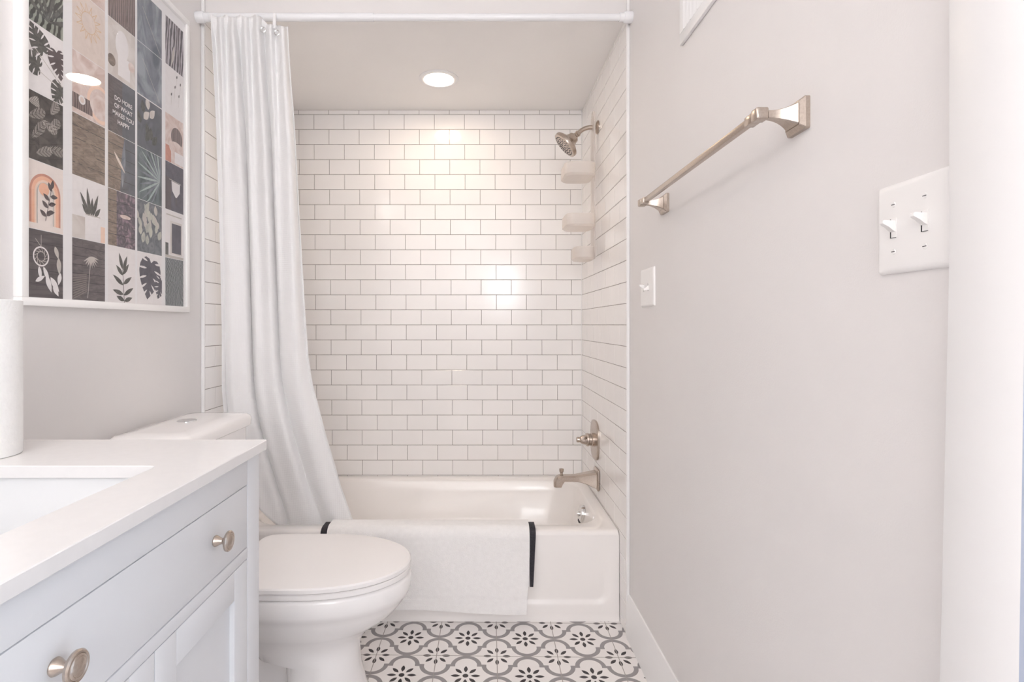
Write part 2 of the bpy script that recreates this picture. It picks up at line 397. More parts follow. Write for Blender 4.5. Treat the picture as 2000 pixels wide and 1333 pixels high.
def apron(s, t):
    x = bx0+(bx1-bx0)*s; z = (ZR-.016)*t
    # recessed panel, deepest near the floor and fading out towards the rim
    d = min(x-(bx0+.035), (bx1-.035)-x, z-.062) ; r = .05
    qx = max(0, r-min(x-(bx0+.035), (bx1-.035)-x)); qz = max(0, r-(z-.062))
    d = r-math.hypot(qx, qz) if (qx > 0 and qz > 0) else d
    k = max(0, min(1, d/.014)); k = k*k*(3-2*k); fade = max(0, 1-max(0, z-.06)/.20)
    lip = .004*max(0, 1-z/.02)
    return (x, YA+.002+.011*k*fade-lip, z)
tb.grid(apron, 150, 44)
o_ = tb.build('shell', 'tub', tub, smooth=40)
ov = MB(); ov.lathe((.4585, 2.41, .272), (-1, 0, .12), [(-.004, .038), (.008, .038), (.013, .036), (.0155, .028), (.016, .0)], 32)
ovp = ov.build('overflow_plate', 'chrome', tub)
kb = MB(); kb.lathe((.4425, 2.41, .273), (-1, 0, .12), [(0, .011), (.004, .012), (.010, .010), (.012, 0)], 20)
kb.build('screw_cap', 'chrome', ovp)
MB().box(.4385, .447, 2.396, 2.424, .236, .247, .001).build('drain_slot', 'dark', ovp)
dr = MB(); dr.lathe((.30, 2.42, .070), (0, 0, 1), [(0, .034), (.004, .034), (.006, .028), (.004, .02), (.004, 0)]); dr.build('drain', 'chrome', tub)

# ================================================================== shower fittings on the right tiled wall
ZS = 1.985
sh = thing('wall_shower', 'brushed nickel shower head on a bent arm high on the right tiled wall', 'shower head', (TR, 2.41, ZS))
arm = MB(); pts = []
for k in range(25):
    t = k/24
    if t < .38: pts.append((TR-.002-.030*(t/.38), 2.41, ZS))
    else:
        a = min(1, (t-.38)/.34)*math.radians(42); R = .07
        xx = TR-.032-R*math.sin(a); zz = ZS-R*(1-math.cos(a)); q = max(0, t-.72)/.28*.016
        pts.append((xx-q*math.cos(math.radians(42)), 2.41, zz-q*math.sin(math.radians(42))))
arm.tube(pts, .0098, 20); arm.build('arm', 'nickel', sh)
MB().lathe((TR, 2.41, ZS), (-1, 0, 0), [(0, .030), (.004, .030), (.010, .022), (.012, .012), (.012, 0)]).build('flange', 'nickel', sh)
e = Vector(pts[-1]); dd = Vector((-.74, .02, -.67)).normalized()
nut = MB(); nut.lathe(e-dd*.008, dd, [(0, .011), (.004, .0135), (.012, .0135), (.014, .011), (.018, .0125), (.024, .0125), (.026, .010)], 24); nut.build('swivel_nut', 'nickel', sh)
e2 = e+dd*.014
hd = MB(); hd.lathe(e2, dd, [(0, .016), (.006, .023), (.018, .026), (.028, .030), (.036, .042), (.044, .056), (.050, .0625), (.056, .0635), (.064, .062), (.066, .058), (.066, 0)], 48)
hdo = hd.build('head', 'nickel', sh)
nz = MB(); a_ = dd.cross(Vector((0, 0, 1))).normalized(); b_ = dd.cross(a_); fc = e2+dd*.066
for R, n in ((.048, 24), (.036, 16), (.024, 10), (.012, 5)):
    for k in range(n):
        th = 2*PI*(k+.3*R*100)/n
        nz.lathe(fc+a_*(R*math.cos(th))+b_*(R*math.sin(th)), dd, [(-.001, .0027), (.002, .0022), (.0025, 0)], 8)
nz.build('nozzles', 'nozzle', hdo)

vy, vz = 2.455, .592
va = thing('shower_valve', 'brushed nickel shower valve with a tall plate above the tub spout', 'shower valve', (TR, vy, vz))
def plate_pts(x, hw, hh, n=14):
    out = []
    for k in range(4*n):
        a = 2*PI*k/(4*n); c, s_ = math.cos(a), math.sin(a); p = 2/2.8
        out.append((x, vy+hw*math.copysign(abs(c)**p, c), vz+hh*math.copysign(abs(s_)**p, s_)))
    return out
pl = MB(); pl.loft([plate_pts(TR, .080, .088), plate_pts(TR-.007, .080, .088), plate_pts(TR-.0095, .077, .085), plate_pts(TR-.0105, .06, .066)]); pl.build('escutcheon_plate', 'nickel', va)
hb = MB(); hb.lathe((TR-.009, vy, vz), (-1, 0, 0), [(0, .030), (.010, .030), (.013, .027), (.024, .027), (.027, .030), (.034, .028), (.036, .0225), (.052, .019), (.060, .016), (.062, .012), (.074, .0125), (.078, .010), (.078, 0)], 36)
hbo = hb.build('handle', 'nickel', va)
lv = MB(); lv.tube([(TR-.05, vy-.01, vz+.008), (TR-.058, vy-.03, vz+.010), (TR-.066, vy-.062, vz+.009)], [.009, .0085, .0065], 14); lv.build('lever', 'nickel', hbo)

sy, sz = 2.41, .430
sp = thing('tub_spout', 'brushed nickel tub spout with a pull-up diverter over the bathtub', 'spout', (TR, sy, sz))
MB().box(TR-.012, TR, sy-.042, sy+.042, sz-.047, sz+.046, .006, 3).build('base_plate', 'nickel', sp)
ring = []
for i in range(25):
    t = i/24; x = TR-.011-.185*t
    top = sz+.032-.014*min(1, t/.5)-.004*t-(.022*max(0, (t-.86)/.14)**2)
    bot = sz-.040+.030*math.sin(min(1, t/.55)*PI/2) if t < .78 else sz-.010-.026*min(1, (t-.78)/.03)
    hw = .031-.009*min(1, t/.4); c = .008
    if t > .93: hw -= .01*((t-.93)/.07)**2
    ring.append([(x, sy+a, z) for a, z in ((-hw+c, top), (hw-c, top), (hw, top-c), (hw, bot+.003), (hw-.003, bot), (-hw+.003, bot), (-hw, bot+.003), (-hw, top-c))])
MB().loft(ring).build('spout_body', 'nickel', sp, smooth=28)
dv = MB(); dv.lathe((TR-.162, sy, sz+.006), (0, 0, 1), [(0, .009), (.010, .009), (.012, .006), (.020, .006), (.023, .009), (.036, .0105), (.037, .009), (.037, 0)], 16); dv.build('diverter_knob', 'nickel', sp)

# frosted caddy hanging on the shower arm
cd = thing('shower_caddy', 'frosted clear three-tier shower caddy hanging on the right tiled wall under the shower head', 'shower caddy', (TR-.02, 2.41, 1.38))
bk = MB(); bk.box(TR-.026, TR-.018, 2.375, 2.445, 1.40, 2.03, .003, 2)
bk.torus((TR-.022, 2.41, 2.025), (1, 0, 0), .026, .005, 24, 8); bk.build('back_strip', 'frost', cd)
for zz, dp, hw in ((1.755, .13, .085), (1.535, .125, .085), (1.395, .085, .07)):
    sf = MB(); x1 = TR-.026
    outl = lambda d, z: rrect(x1-dp+d, x1-d*.2, 2.41-hw+d, 2.41+hw-d, .035, z, 6)
    sf.loft([outl(.008, zz), outl(.0, zz+.008), outl(0, zz+.055), outl(.003, zz+.055), outl(.003, zz+.008), outl(.011, zz+.004)]); sf.build('shelf_tray', 'frost', cd)

# ================================================================== curtain rod and curtain
YR, ZROD = 1.908, 2.189
rd = thing('curtain_rod', 'white tension shower curtain rod spanning the alcove wall to wall', 'curtain rod', (-.227, YR, ZROD))
MB().tube([(XL+.03, YR, ZROD), (-.37, YR, ZROD)], .0138, 24).build('outer_tube', 'rod', rd)
MB().tube([(-.40, YR, ZROD), (XR-.03, YR, ZROD)], .0122, 24).build('inner_tube', 'rod', rd)
for x, s_ in ((XL, 1), (XR, -1)):
    MB().lathe((x, YR, ZROD), (s_, 0, 0), [(0, .0185), (.002, .0195), (.024, .0195), (.028, .018), (.0285, .0155), (.044, .015), (.045, .0140), (.045, 0)], 32).build('end_cap', 'rod', rd)

def interp(tab, t):
    for i in range(len(tab)-1):
        if t <= tab[i+1][0]:
            a, b = tab[i], tab[i+1]; q = (t-a[0])/(b[0]-a[0]); return a[1]+(b[1]-a[1])*q
    return tab[-1][1]
def smooth_interp(tab, t):
    h = .02; return (interp(tab, max(tab[0][0], t-h))+2*interp(tab, t)+interp(tab, min(tab[-1][0], t+h)))/4
L_TAB = [(0, 411), (60, 412), (100, 415), (250, 422), (400, 427), (500, 430), (650, 433), (760, 433), (820, 438), (880, 452), (940, 470), (1000, 488), (1060, 495)]
R_TAB = [(0, 563), (60, 563), (100, 565), (160, 569), (220, 574), (300, 579), (400, 584), (500, 590), (620, 597), (700, 603), (750, 611), (800, 624), (850, 637), (900, 652), (950, 666), (1018, 690), (1060, 703)]
cu = thing('shower_curtain', 'white waffle-weave shower curtain gathered at the left end of the rod', 'shower curtain', (-.8, 1.95, .3))
def curtain_pt(s, t):
    top_v = 28.5 if s < .62 else 28.5+min(1, (s-.62)/.12)*16+(s-.62)*18
    top_v += (5.5*abs(math.sin(s*PI*5.2)) if s < .62 else 1.5*abs(math.sin(s*PI*9)))
    hem = 1062 if s > .36 else 1062-(1-(s/.36))**1.15*115
    v = top_v+(hem-top_v)*t
    tt = max(0.0, (v-34)/1010)
    y = 1.880+.052*min(1, max(0, tt-.01)*3)+.235*tt**1.15*(.6+.4*min(1, s/.3))
    uL, uR = smooth_interp(L_TAB, v), smooth_interp(R_TAB, v)
    # gathers: many small pleats at the top merging into a few broad ones
    A1 = .016*max(0, 1-tt*1.3)+.004; A2 = .006+.024*min(1, tt*2)*(1-.35*tt)
    ph = 1.3*math.sin(tt*2.2)
    off = A1*math.sin(2*PI*(6.2*s+.15*math.sin(3*tt)))+A2*math.sin(2*PI*(3.1*s**1.05)+ph)+.006*min(1, tt*2)*math.sin(2*PI*7.3*s+2+3*tt)
    edge = min(1, s/.06, (1-s)/.06)
    off *= .35+.65*edge
    lim = .004 if v < 48 else .004+(v-48)*.0006
    off = min(off, lim)
    if tt > .8: off *= 1-.45*(tt-.8)/.2
    sw = s+.035*math.sin(2*PI*(3.1*s)+ph+1.2)*min(1, tt*3)*edge
    u = uL+(uR-uL)*min(1, max(0, sw))
    p = Vector(px(u, v, y+off)); p.x = max(p.x, -.968+.004*math.sin(9*p.z))
    return p
cm = MB(); cm.grid(curtain_pt, 170, 150)
co = cm.build('cloth', 'cloth', cu, smooth=180, fix=False)
md = co.modifiers.new('thickness', 'SOLIDIFY'); md.thickness = .0016
for u, v in ((514, 58), (541, 64)):
    p = Vector(px(u, v, 1.875)); MB().torus(p, (0, 1, 0), .0085, .0022, 24, 8).build('grommet', 'chrome', cu)
tabm = MB(); tabm.box(*sum(((px(533, 0, 1.885)[0], px(539, 0, 1.885)[0]), (1.882, 1.889), (px(0, 56, 1.885)[2], px(0, 26, 1.885)[2])), ()), .0015, 2); tabm.build('ring_tab', 'cloth', cu)

# ================================================================== bath mat over the tub rim
mt = thing('bath_mat', 'folded white terry bath mat with black end bands draped over the tub rim', 'bath mat', (-.19, 2.03, .05))
def mat_path(d, drop, tail):
    R = .020+d; yf = YA-.001-d; zt = ZR+.001+d
    pts = [(yf, drop)]
    for k in range(1, 41): pts.append((yf, drop+(zt-R-drop)*k/40))
    for k in range(1, 9):
        a = PI-PI/2*k/8; pts.append((yf+R+R*math.cos(a), zt-R+R*math.sin(a)))
    pts += [(2.075, zt), (2.095, zt)]
    for k in range(1, 7):
        a = PI/2-math.radians(74)*k/6; pts.append((2.098+(.016+d)*math.cos(a), zt-.016-d+(.016+d)*math.sin(a)))
    y, z = pts[-1]; pts += [(y+.006, z-tail*.5), (y+.014, z-tail)]
    return pts
def mat_layer(x0, x1, d, drop, thick, wave, taper=0, nx=50, tail=.015):
    path = mat_path(d, drop, tail); outer = mat_path(d+thick, drop, tail); n = len(path); m_ = MB()
    def pt(s, j, tab):
        jj = j*(n-1); i = min(int(jj+1e-6), n-2); q = jj-i
        y = tab[i][0]*(1-q)+tab[i+1][0]*q; z = tab[i][1]*(1-q)+tab[i+1][1]*q
        low = max(0, 1-(z-drop)/.2) if y < YA+.005 else 0
        x = x0+(x1-x0)*s - taper*low*(s-.2)
        y -= wave*low*(.5+.5*math.sin(7*s+1))*.9
        z += wave*low*(.35*math.sin(5.2*s+.3)-.45*s+.2)
        if wave and tab is outer and y < YA and (abs(z-drop-.045) < .006 or abs(z-drop-.028) < .004): y += .0022
        return (x, y, z)
    rows = []
    for i in range(nx+1):
        s = i/nx
        rows.append([pt(s, k/(n-1), path) for k in range(n)]+[pt(s, k/(n-1), outer) for k in range(n-1, -1, -1)])
    m_.loft(rows); return m_
mat_layer(-.566, .187, .0110, .050, .008, .016, .016).build('mat_body', 'terry', mt, smooth=50)
mat_layer(-.566, .187, .0022, .134, .007, 0, 0, nx=12).build('mat_underlay', 'terry', mt, smooth=50)
b1 = mat_layer(.187, .211, .0022, .134, .0085, 0, .012, nx=3).build('end_band', 'band', mt, smooth=50); b1['label'] = 'black woven end band'
b2 = mat_layer(-.592, -.566, .0022, .134, .0085, 0, 0, nx=3).build('end_band', 'band', mt, smooth=50); b2['label'] = 'black woven end band'

# ================================================================== toilet
YC = 1.61
def egg(xb, xf, hw, z, n=56, pb=2.6, yc=YC, mid=.46):
    xc = xb+(xf-xb)*mid; out = []
    for k in range(n):
        a = 2*PI*k/n; c, s_ = math.cos(a), math.sin(a)
        if c >= 0: out.append((xc+(xf-xc)*c, yc+hw*s_, z))
        else:
            p = 2/pb; out.append((xc-(xc-xb)*abs(c)**p, yc+hw*math.copysign(abs(s_)**p, s_), z))
    return out
to = thing('toilet', 'white two-piece toilet with lid down between the vanity and the bathtub', 'toilet', (-.6, YC, 0))
bw = MB()
bw.loft([egg(-.545, -.322, .126, 0, pb=5), egg(-.545, -.326, .122, .02, pb=5), egg(-.545, -.338, .113, .055, pb=5), egg(-.545, -.351, .106, .11, pb=5), egg(-.548, -.354, .105, .155, pb=5),
         egg(-.63, -.352, .107, .172, pb=4), egg(-.66, -.345, .112, .195), egg(-.68, -.328, .120, .218), egg(-.70, -.292, .136, .243), egg(-.715, -.25, .158, .272),
         egg(-.725, -.226, .166, .300), egg(-.73, -.214, .174, .318), egg(-.735, -.207, .183, .328), egg(-.74, -.203, .187, .340), egg(-.74, -.201, .187, .372), egg(-.74, -.204, .184, .380), egg(-.735, -.213, .176, .384)])
bw.loft([[(x, YC+(y-YC)*1.0, z) for x, y, z in egg(-.80, -.46, hw, z, pb=4)] for z, hw in ((0, .098), (.02, .094), (.05, .074), (.12, .07), (.19, .08))])
bw.box(-.93, -.66, YC-.12, YC+.12, .31, .383, .02, 4)
bwo = bw.build('bowl', 'porc', to, smooth=50)
st = MB(); st.loft([egg(-.70, -.206, .184, .3855, pb=5), egg(-.70, -.2035, .1865, .388, pb=5), egg(-.70, -.2035, .1865, .399, pb=5), egg(-.70, -.206, .184, .4015, pb=5)]); st.build('seat', 'seat', to, smooth=40)
ld = MB(); ld.loft([egg(-.705, -.206, .187, .4035, pb=9), egg(-.705, -.2025, .1905, .406, pb=9), egg(-.705, -.2025, .1905, .4155, pb=9), egg(-.703, -.206, .187, .4195, pb=9), egg(-.69, -.24, .165, .4225, pb=5), egg(-.62, -.33, .10, .4245), egg(-.52, -.42, .03, .425)]); ld.build('lid', 'seat', to, smooth=40)
for dy in (-.07, .07):
    MB().box(-.735, -.702, YC+dy-.018, YC+dy+.018, .384, .408, .006, 3).build('hinge', 'seat', to)
def tank_ring(x0, x1, hw, z, r=.03): return rrect(x0, x1, YC-hw, YC+hw, r, z, 8)
tk = MB(); tk.loft([tank_ring(-.95, -.79, .175, .383), tank_ring(-.955, -.777, .186, .40), tank_ring(-.958, -.766, .203, .76), tank_ring(-.958, -.766, .203, .775)]); tk.build('tank', 'porc', to, smooth=40)
tl = MB(); tl.loft([tank_ring(-.962, -.762, .212, .776, .035), tank_ring(-.966, -.754, .220, .782, .04), tank_ring(-.966, -.752, .222, .804, .042), tank_ring(-.964, -.756, .218, .813, .04), tank_ring(-.958, -.766, .207, .8185, .035), tank_ring(-.93, -.80, .16, .822, .03)])
tlo = tl.build('tank_lid', 'porc', to, smooth=45)
fb = MB(); fb.lathe((-.875, YC+.02, .8205), (0, 0, 1), [(0, .027), (.003, .027), (.0045, .025), (.0045, 0)], 32); fb.build('flush_button', 'chrome', tlo)

# ================================================================== vanity
XV, VY0, VY1, ZT = -.440, .396, 1.088, .860
vn = thing('vanity_cabinet', 'white inset vanity cabinet with one wide drawer above two panelled doors', 'cabinet', ((XL+XV)/2, .74, 0))
g = .0016
ca = MB()
ca.box(XL+.004, XV-.021, VY1-.018, VY1-.001, .0, ZT, .001); ca.box(XL+.004, XV-.021, VY0+.001, VY0+.018, 0, ZT, .001)
ca.box(XL+.004, XV-.021, VY0+.018, VY1-.018, .10, .118); ca.box(XL+.004, XL+.016, VY0+.018, VY1-.018, .118, ZT)
ca.box(XV-.08, XV-.062, VY0+.018, VY1-.018, 0, .10)
ca.build('carcass', 'cab', vn)
D0, D1 = .444, 1.034
ff = MB()
ff.box(XV-.02, XV, D1, VY1, 0, ZT, .0012); ff.box(XV-.02, XV, VY0, D0, 0, ZT, .0012)
ff.box(XV-.02, XV, D0, D1, .807, ZT, .0012); ff.box(XV-.02, XV, D0, D1, .667, .6875, .0012); ff.box(XV-.02, XV, D0, D1, .0, .105, .0012)
ff.build('face_frame', 'cab', vn)
df = MB(); df.box(XV-.020, XV-.0005, D0+g, D1-g, .6875+g, .807-g, .0012); dfo = df.build('drawer', 'cab', vn)
MB().box(XV-.03, XV-.0215, D0-.01, D1+.01, .10, .815).build('cabinet_shadow_back', 'cab', vn, smooth=0)
def knob(y, z):
    k = MB(); k.lathe((XV-.0005, y, z), (1, 0, 0), [(0, .0085), (.002, .0095), (.005, .0085), (.009, .0060), (.014, .0048), (.017, .0062), (.0195, .0135), (.0215, .0165), (.0245, .0170), (.0265, .0155), (.0268, .0135), (.0262, .0128), (.0275, .0118), (.0280, .0105), (.0275, .0098), (.0290, .007), (.0296, 0)], 40)
    return k.build('knob', 'nickel', dfo)
knob(.906, .750); knob(.563, .756)
YM = .739
for y0, y1, hx in ((D0+g, YM-g/2, YM-.03), (YM+g/2, D1-g, YM+.03)):
    d = MB(); z0, z1, s_ = .105+g, .667-g, .0525; xa, xb = XV-.020, XV-.0005
    d.box(xa, xb, y0, y0+s_, z0, z1, .0012); d.box(xa, xb, y1-s_, y1, z0, z1, .0012)
    d.box(xa, xb, y0+s_, y1-s_, z0, z0+s_, .0012); d.box(xa, xb, y0+s_, y1-s_, z1-s_, z1, .0012)
    d.box(xa, xb-.009, y0+s_-.004, y1-s_+.004, z0+s_-.004, z1-s_+.004)
    d.build('door', 'cab', vn)

# countertop with a rectangular cut-out, sink below
ct = MB(); CX0, CX1, CY0, CY1, Z0, Z1 = XL+.002, -.426, .384, 1.0945, ZT, .8795
sx0, sx1, sy0, sy1 = -.880, -.5265, .515, .889
def ring2(outer, z): return outer
oR = [rrect(CX0+d, CX1-d, CY0+d, CY1-d, .004, z, 6) for d, z in ((.001, Z0), (0, Z0+.001), (0, Z1-.0012), (.0012, Z1))]
iR = [rrect(sx0-d, sx1+d, sy0-d, sy1+d, .012+d, z, 6) for d, z in ((.0012, Z1), (0, Z1-.0012), (0, Z0))]
ct.loft(oR+iR+[oR[0]], cap0=False, cap1=False)
tag(ct.build('countertop', 'quartz', smooth=30), 'white quartz countertop with a rectangular sink opening on the vanity', 'countertop')
sk = MB(); e_ = .008
sk.loft([rrect(sx0-.02, sx1+.02, sy0-.02, sy1+.02, .02, Z0-.0005, 6), rrect(sx0-e_, sx1+e_, sy0-e_, sy1+e_, .02, Z0-.0005, 6), rrect(sx0-e_+.003, sx1+e_-.003, sy0-e_+.003, sy1+e_-.003, .02, Z0-.012, 6), rrect(sx0+.006, sx1-.006, sy0+.006, sy1-.006, .03, Z0-.10, 6), rrect(sx0+.03, sx1-.03, sy0+.03, sy1-.03, .04, Z0-.135, 6),
         rrect(sx0+.12, sx1-.12, sy0+.12, sy1-.12, .04, Z0-.143, 6)], cap0=False)
snk = tag(sk.build('sink_basin', 'sink', smooth=40), 'white rectangular undermount sink basin below the countertop opening', 'sink')

# paper towel roll standing on the counter
py_, pxx, pr = .952, -.888, .0695
pt_ = thing('paper_towel_roll', 'white paper towel roll standing on the countertop by the left wall', 'paper towel roll', (pxx, py_, Z1))
pm = MB(); pm.lathe((pxx, py_, Z1), (0, 0, 1), [(.0005, .020), (.0005, pr-.001), (.0015, pr), (.2735, pr), (.2745, pr-.001), (.2745, .020), (.0005, .020)], 64)
pm.build('paper', 'paper', pt_, smooth=40)
pc = MB(); pc.lathe((pxx, py_, Z1), (0, 0, 1), [(.001, .0175), (.001, .0197), (.274, .0197), (.274, .0175), (.001, .0175)], 32); pc.build('core', 'card', pt_, smooth=40)

# ================================================================== towel bar
BZ, BX = 1.4605, .468
tw = thing('towel_bar', 'brushed nickel towel bar mounted on the right wall above the switches', 'towel bar', (XR, 1.235, BZ))
def sq(xx, y, z, h, hz=None, c=.2):
    hz = h if hz is None else hz; k = h*c; kz = hz*c
    return [(xx, y-h+k, z-hz), (xx, y+h-k, z-hz), (xx, y+h, z-hz+kz), (xx, y+h, z+hz-kz), (xx, y+h-k, z+hz), (xx, y-h+k, z+hz), (xx, y-h, z+hz-kz), (xx, y-h, z-hz+kz)]
for y in (.908, 1.562):
    p = MB()
    p.loft([sq(XR, y, BZ-.004, .027, .0265, .08), sq(XR-.007, y, BZ-.004, .027, .0265, .08), sq(XR-.014, y, BZ-.003, .0205, .020, .08), sq(XR-.0145, y, BZ-.003, .0165, .016, .08)])
    nk = [sq(XR-.0145-.048*t, y, BZ-.003*(1-t), .0065+.0125*(1-t)**2.4, .006+.0125*(1-t)**2.4, .12) for t in [i/12 for i in range(13)]]
    p.loft(nk)
    po = p.build('post', 'nickel', tw, smooth=25)
    MB().box(BX-.0105, BX+.0105, y-.0105, y+.0105, BZ-.010, BZ+.010, .003, 3).build('end_block', 'nickel', po, smooth=40)
br = MB(); br.box(BX-.0065, BX+.0065, .915, 1.555, BZ-.0065, BZ+.0065, .0025, 3)
for y0, y1 in ((.917, .945), (1.525, 1.553)): br.box(BX-.0085, BX+.0085, y0, y1, BZ-.0085, BZ+.0085, .002, 2)
br.build('bar', 'nickel', tw, smooth=40)

# ================================================================== light switches on the right wall
def switch_plate(label, yc, zc, hw, hh, toggles, tog_dirs, screws=True):
    t = thing('light_switch', label, 'light switch', (XR, yc, zc))
    p = MB(); R = lambda x, d: [(x, a, b) for a, b, _ in rrect(yc-hw+d, yc+hw-d, zc-hh+d, zc+hh-d, .0035, 0, 4)]
    p.loft([R(XR, 0), R(XR-.002, 0), R(XR-.0045, .0015), R(XR-.0062, .0045), R(XR-.0066, .008)]); p.build('plate', 'plastic', t, smooth=50)
    for y, dr in zip(toggles, tog_dirs):
        sl = MB(); sl.box(XR-.0075, XR-.0066, y-.0055, y+.0055, zc-.0125, zc+.0125, .0004, 1, mi=0)
        sl.box(XR-.0077, XR-.0073, y+.0034, y+.0050, zc-.0122, zc+.0118, mi=1); sl.box(XR-.0077, XR-.0073, y-.0050, y+.0050, zc-.0125, zc-.0119, mi=1)
        so = sl.build('toggle_slot', ['plastic', 'dark'], t)
        g_ = MB(); rr = []
        for k, (dx, dz, hy, hz) in enumerate(((.0, .0, .0040, .0072), (.004, .0012*dr, .0040, .0064), (.009, .0034*dr, .0037, .0042), (.0145, .0052*dr, .0034, .0028), (.0158, .0055*dr, .0024, .0016))):
            rr.append([(XR-.0066-dx, y+a, zc+.002*dr+dz+b) for a, b in ((-hy, -hz), (hy, -hz), (hy, hz), (-hy, hz))])
        g_.loft(rr); g_.build('toggle', 'plastic', so, smooth=30)
        if screws:
            for dz in (-.030, .030):
                s = MB(); s.lathe((XR-.0062, y, zc+dz), (-1, 0, 0), [(0, .0036), (.0008, .0036), (.0014, .0028), (.0014, 0)], 16)
                s.box(XR-.0079, XR-.0074, y-.0028, y+.0028, zc+dz-.0004, zc+dz+.0004, mi=1); s.build('screw', ['plastic', 'dark'], t)
    return t
switch_plate('white two-toggle light switch plate beside the door casing on the right wall', .6685, 1.2335, .0575, .0575, (.695, .646), (1, 1))
switch_plate('small white light switch plate next to the tiled alcove below the towel bar', 1.722, 1.229, .066, .0605, (1.748, 1.702), (1, -1), False)

# ================================================================== wall vent, top of the right wall
vt = thing('wall_vent', 'white framed air vent high on the right wall above the towel bar', 'vent', (XR, 1.29, 1.84))
vy0, vy1, vz0, vz1 = 1.14, 1.432, 1.843, 2.08
f = MB()
for y0, y1, z0, z1 in ((vy0, vy1, vz0, vz0+.030), (vy0, vy1, vz1-.030, vz1), (vy0, vy0+.030, vz0+.03, vz1-.03), (vy1-.030, vy1, vz0+.03, vz1-.03)):
    f.box(XR-.010, XR, y0, y1, z0, z1, .003, 2)
f.build('frame', 'trim', vt)
MB().box(XR-.0015, XR-.0003, vy0+.03, vy1-.03, vz0+.03, vz1-.03).build('duct_opening', 'dark', vt, smooth=0)
for k in range(11):
    y = vy0+.036+k*.022
    m_ = Matrix.Translation((XR-.006, y, 0)) @ Matrix.Rotation(math.radians(35), 4, 'Z') @ Matrix.Translation((-(XR-.006), -y, 0))
    MB().box(XR-.0068, XR-.0052, y-.008, y+.008, vz0+.03, vz1-.03, .0005, 1, rot=m_).build('louver', 'trim', vt)

# ================================================================== ceiling light in the alcove + vanity light
def can_light(x, y, z, label, m_):
    cl = thing('ceiling_light', label, 'light', (x, y, z))
    tr = MB(); tr.lathe((x, y, z), (0, 0, -1), [(0, .088), (.003, .088), (.006, .083), (.007, .068), (.003, .064), (.001, .064)], 48); tr.build('trim_ring', 'trim', cl, smooth=50)
    le = MB(); le.lathe((x, y, z), (0, 0, -1), [(.0005, .0635), (.003, .062), (.0045, .04), (.005, 0)], 48); le.build('lens', m_, cl)
can_light(-.181, 2.434, ZA, 'round recessed ceiling light glowing over the bathtub', 'can')
can_light(-.135, .09, ZC, 'round recessed ceiling light in the room ceiling behind the camera', 'can2')
vl = thing('vanity_light', 'nickel bar light with frosted glass shades on the left wall over the vanity', 'light', (XL, .70, 2.16))
MB().box(XL, XL+.02, .45, .95, 2.12, 2.20, .006, 3).build('backplate', 'nickel', vl)
for y in (.50, .83):
    a = MB(); a.tube([(XL+.02, y, 2.16), (XL+.075, y, 2.16), (XL+.11, y, 2.16)], .010, 14); a.build('arm', 'nickel', vl)
    g_ = MB(); g_.tube([(XL+.13, y-.15+.3*i/8, 2.16) for i in range(9)], [.030, .036, .038, .038, .038, .038, .038, .036, .030], 24); g_.build('glass_shade', 'bar', vl)

# ================================================================== framed print collage on the left wall
FY0, FY1, FZ0, FZ1, FX = 1.155, 1.825, 1.152, 2.128, -.970
pf = thing('picture_frame', 'large white framed collage of botanical prints on the left wall', 'picture', (XL, (FY0+FY1)/2, FZ0))
f = MB(); fw = .018
for y0, y1, z0, z1 in ((FY0, FY1, FZ0, FZ0+fw), (FY0, FY1, FZ1-fw, FZ1), (FY0, FY0+fw, FZ0+fw, FZ1-fw), (FY1-fw, FY1, FZ0+fw, FZ1-fw)):
    f.box(XL, FX, y0, y1, z0, z1, .0015, 2)
f.build('frame_border', 'frame', pf)
MB().box(XL+.002, -.9791, FY0+fw, FY1-fw, FZ0+fw, FZ1-fw).build('poster_sheet', 'sheet', pf, smooth=0)
MB().box(-.9762, -.9750, FY0+fw, FY1-fw, FZ0+fw, FZ1-fw).build('glass_pane', 'pane', pf, smooth=0)
PX = -.9790

def pmat(name, c0, c1, kind='noise', scale=30, dist=2.0, stretch=(1, 1, 1), rot=0, c2=None, lo=.35, hi=.65):
    """printed photo surface: two or three inks mixed by a procedural pattern"""
    m, N, L, b = nt(name); tc = N.new('ShaderNodeTexCoord'); mp = N.new('ShaderNodeMapping')
    mp.inputs['Scale'].default_value = stretch; mp.inputs['Rotation'].default_value = (rot, 0, 0)
    L.new(tc.outputs['Object'], mp.inputs[0])
    if kind == 'noise':
        n = N.new('ShaderNodeTexNoise'); n.inputs['Scale'].default_value = scale; n.inputs['Detail'].default_value = 5; n.inputs['Distortion'].default_value = dist; out = n.outputs['Fac']
    elif kind == 'wave':
        n = N.new('ShaderNodeTexWave'); n.bands_direction = 'Y'; n.inputs['Scale'].default_value = scale; n.inputs['Distortion'].default_value = dist; n.inputs['Detail'].default_value = 3; n.inputs['Detail Scale'].default_value = 1.5; out = n.outputs['Fac']
    elif kind == 'rings':
        n = N.new('ShaderNodeTexWave'); n.wave_type = 'RINGS'; n.rings_direction = 'X'; n.inputs['Scale'].default_value = scale; n.inputs['Distortion'].default_value = dist; n.inputs['Detail'].default_value = 3; out = n.outputs['Fac']
    else:
        n = N.new('ShaderNodeTexVoronoi'); n.inputs['Scale'].default_value = scale; out = n.outputs['Distance']
    L.new(mp.outputs[0], n.inputs['Vector'])
    r = N.new('ShaderNodeValToRGB'); e0, e1 = r.color_ramp.elements[0], r.color_ramp.elements[1]
    e0.position = lo; e1.position = hi; e0.color = c0+(1,); e1.color = c1+(1,)
    if c2: q = r.color_ramp.elements.new((lo+hi)/2); q.color = c2+(1,)
    L.new(out, r.inputs[0]); L.new(r.outputs[0], b.inputs['Base Color']); b.inputs['Roughness'].default_value = .6
    return m
I = {}
I['white'] = pmat('print_white', (.80, .77, .77), (.84, .81, .81))
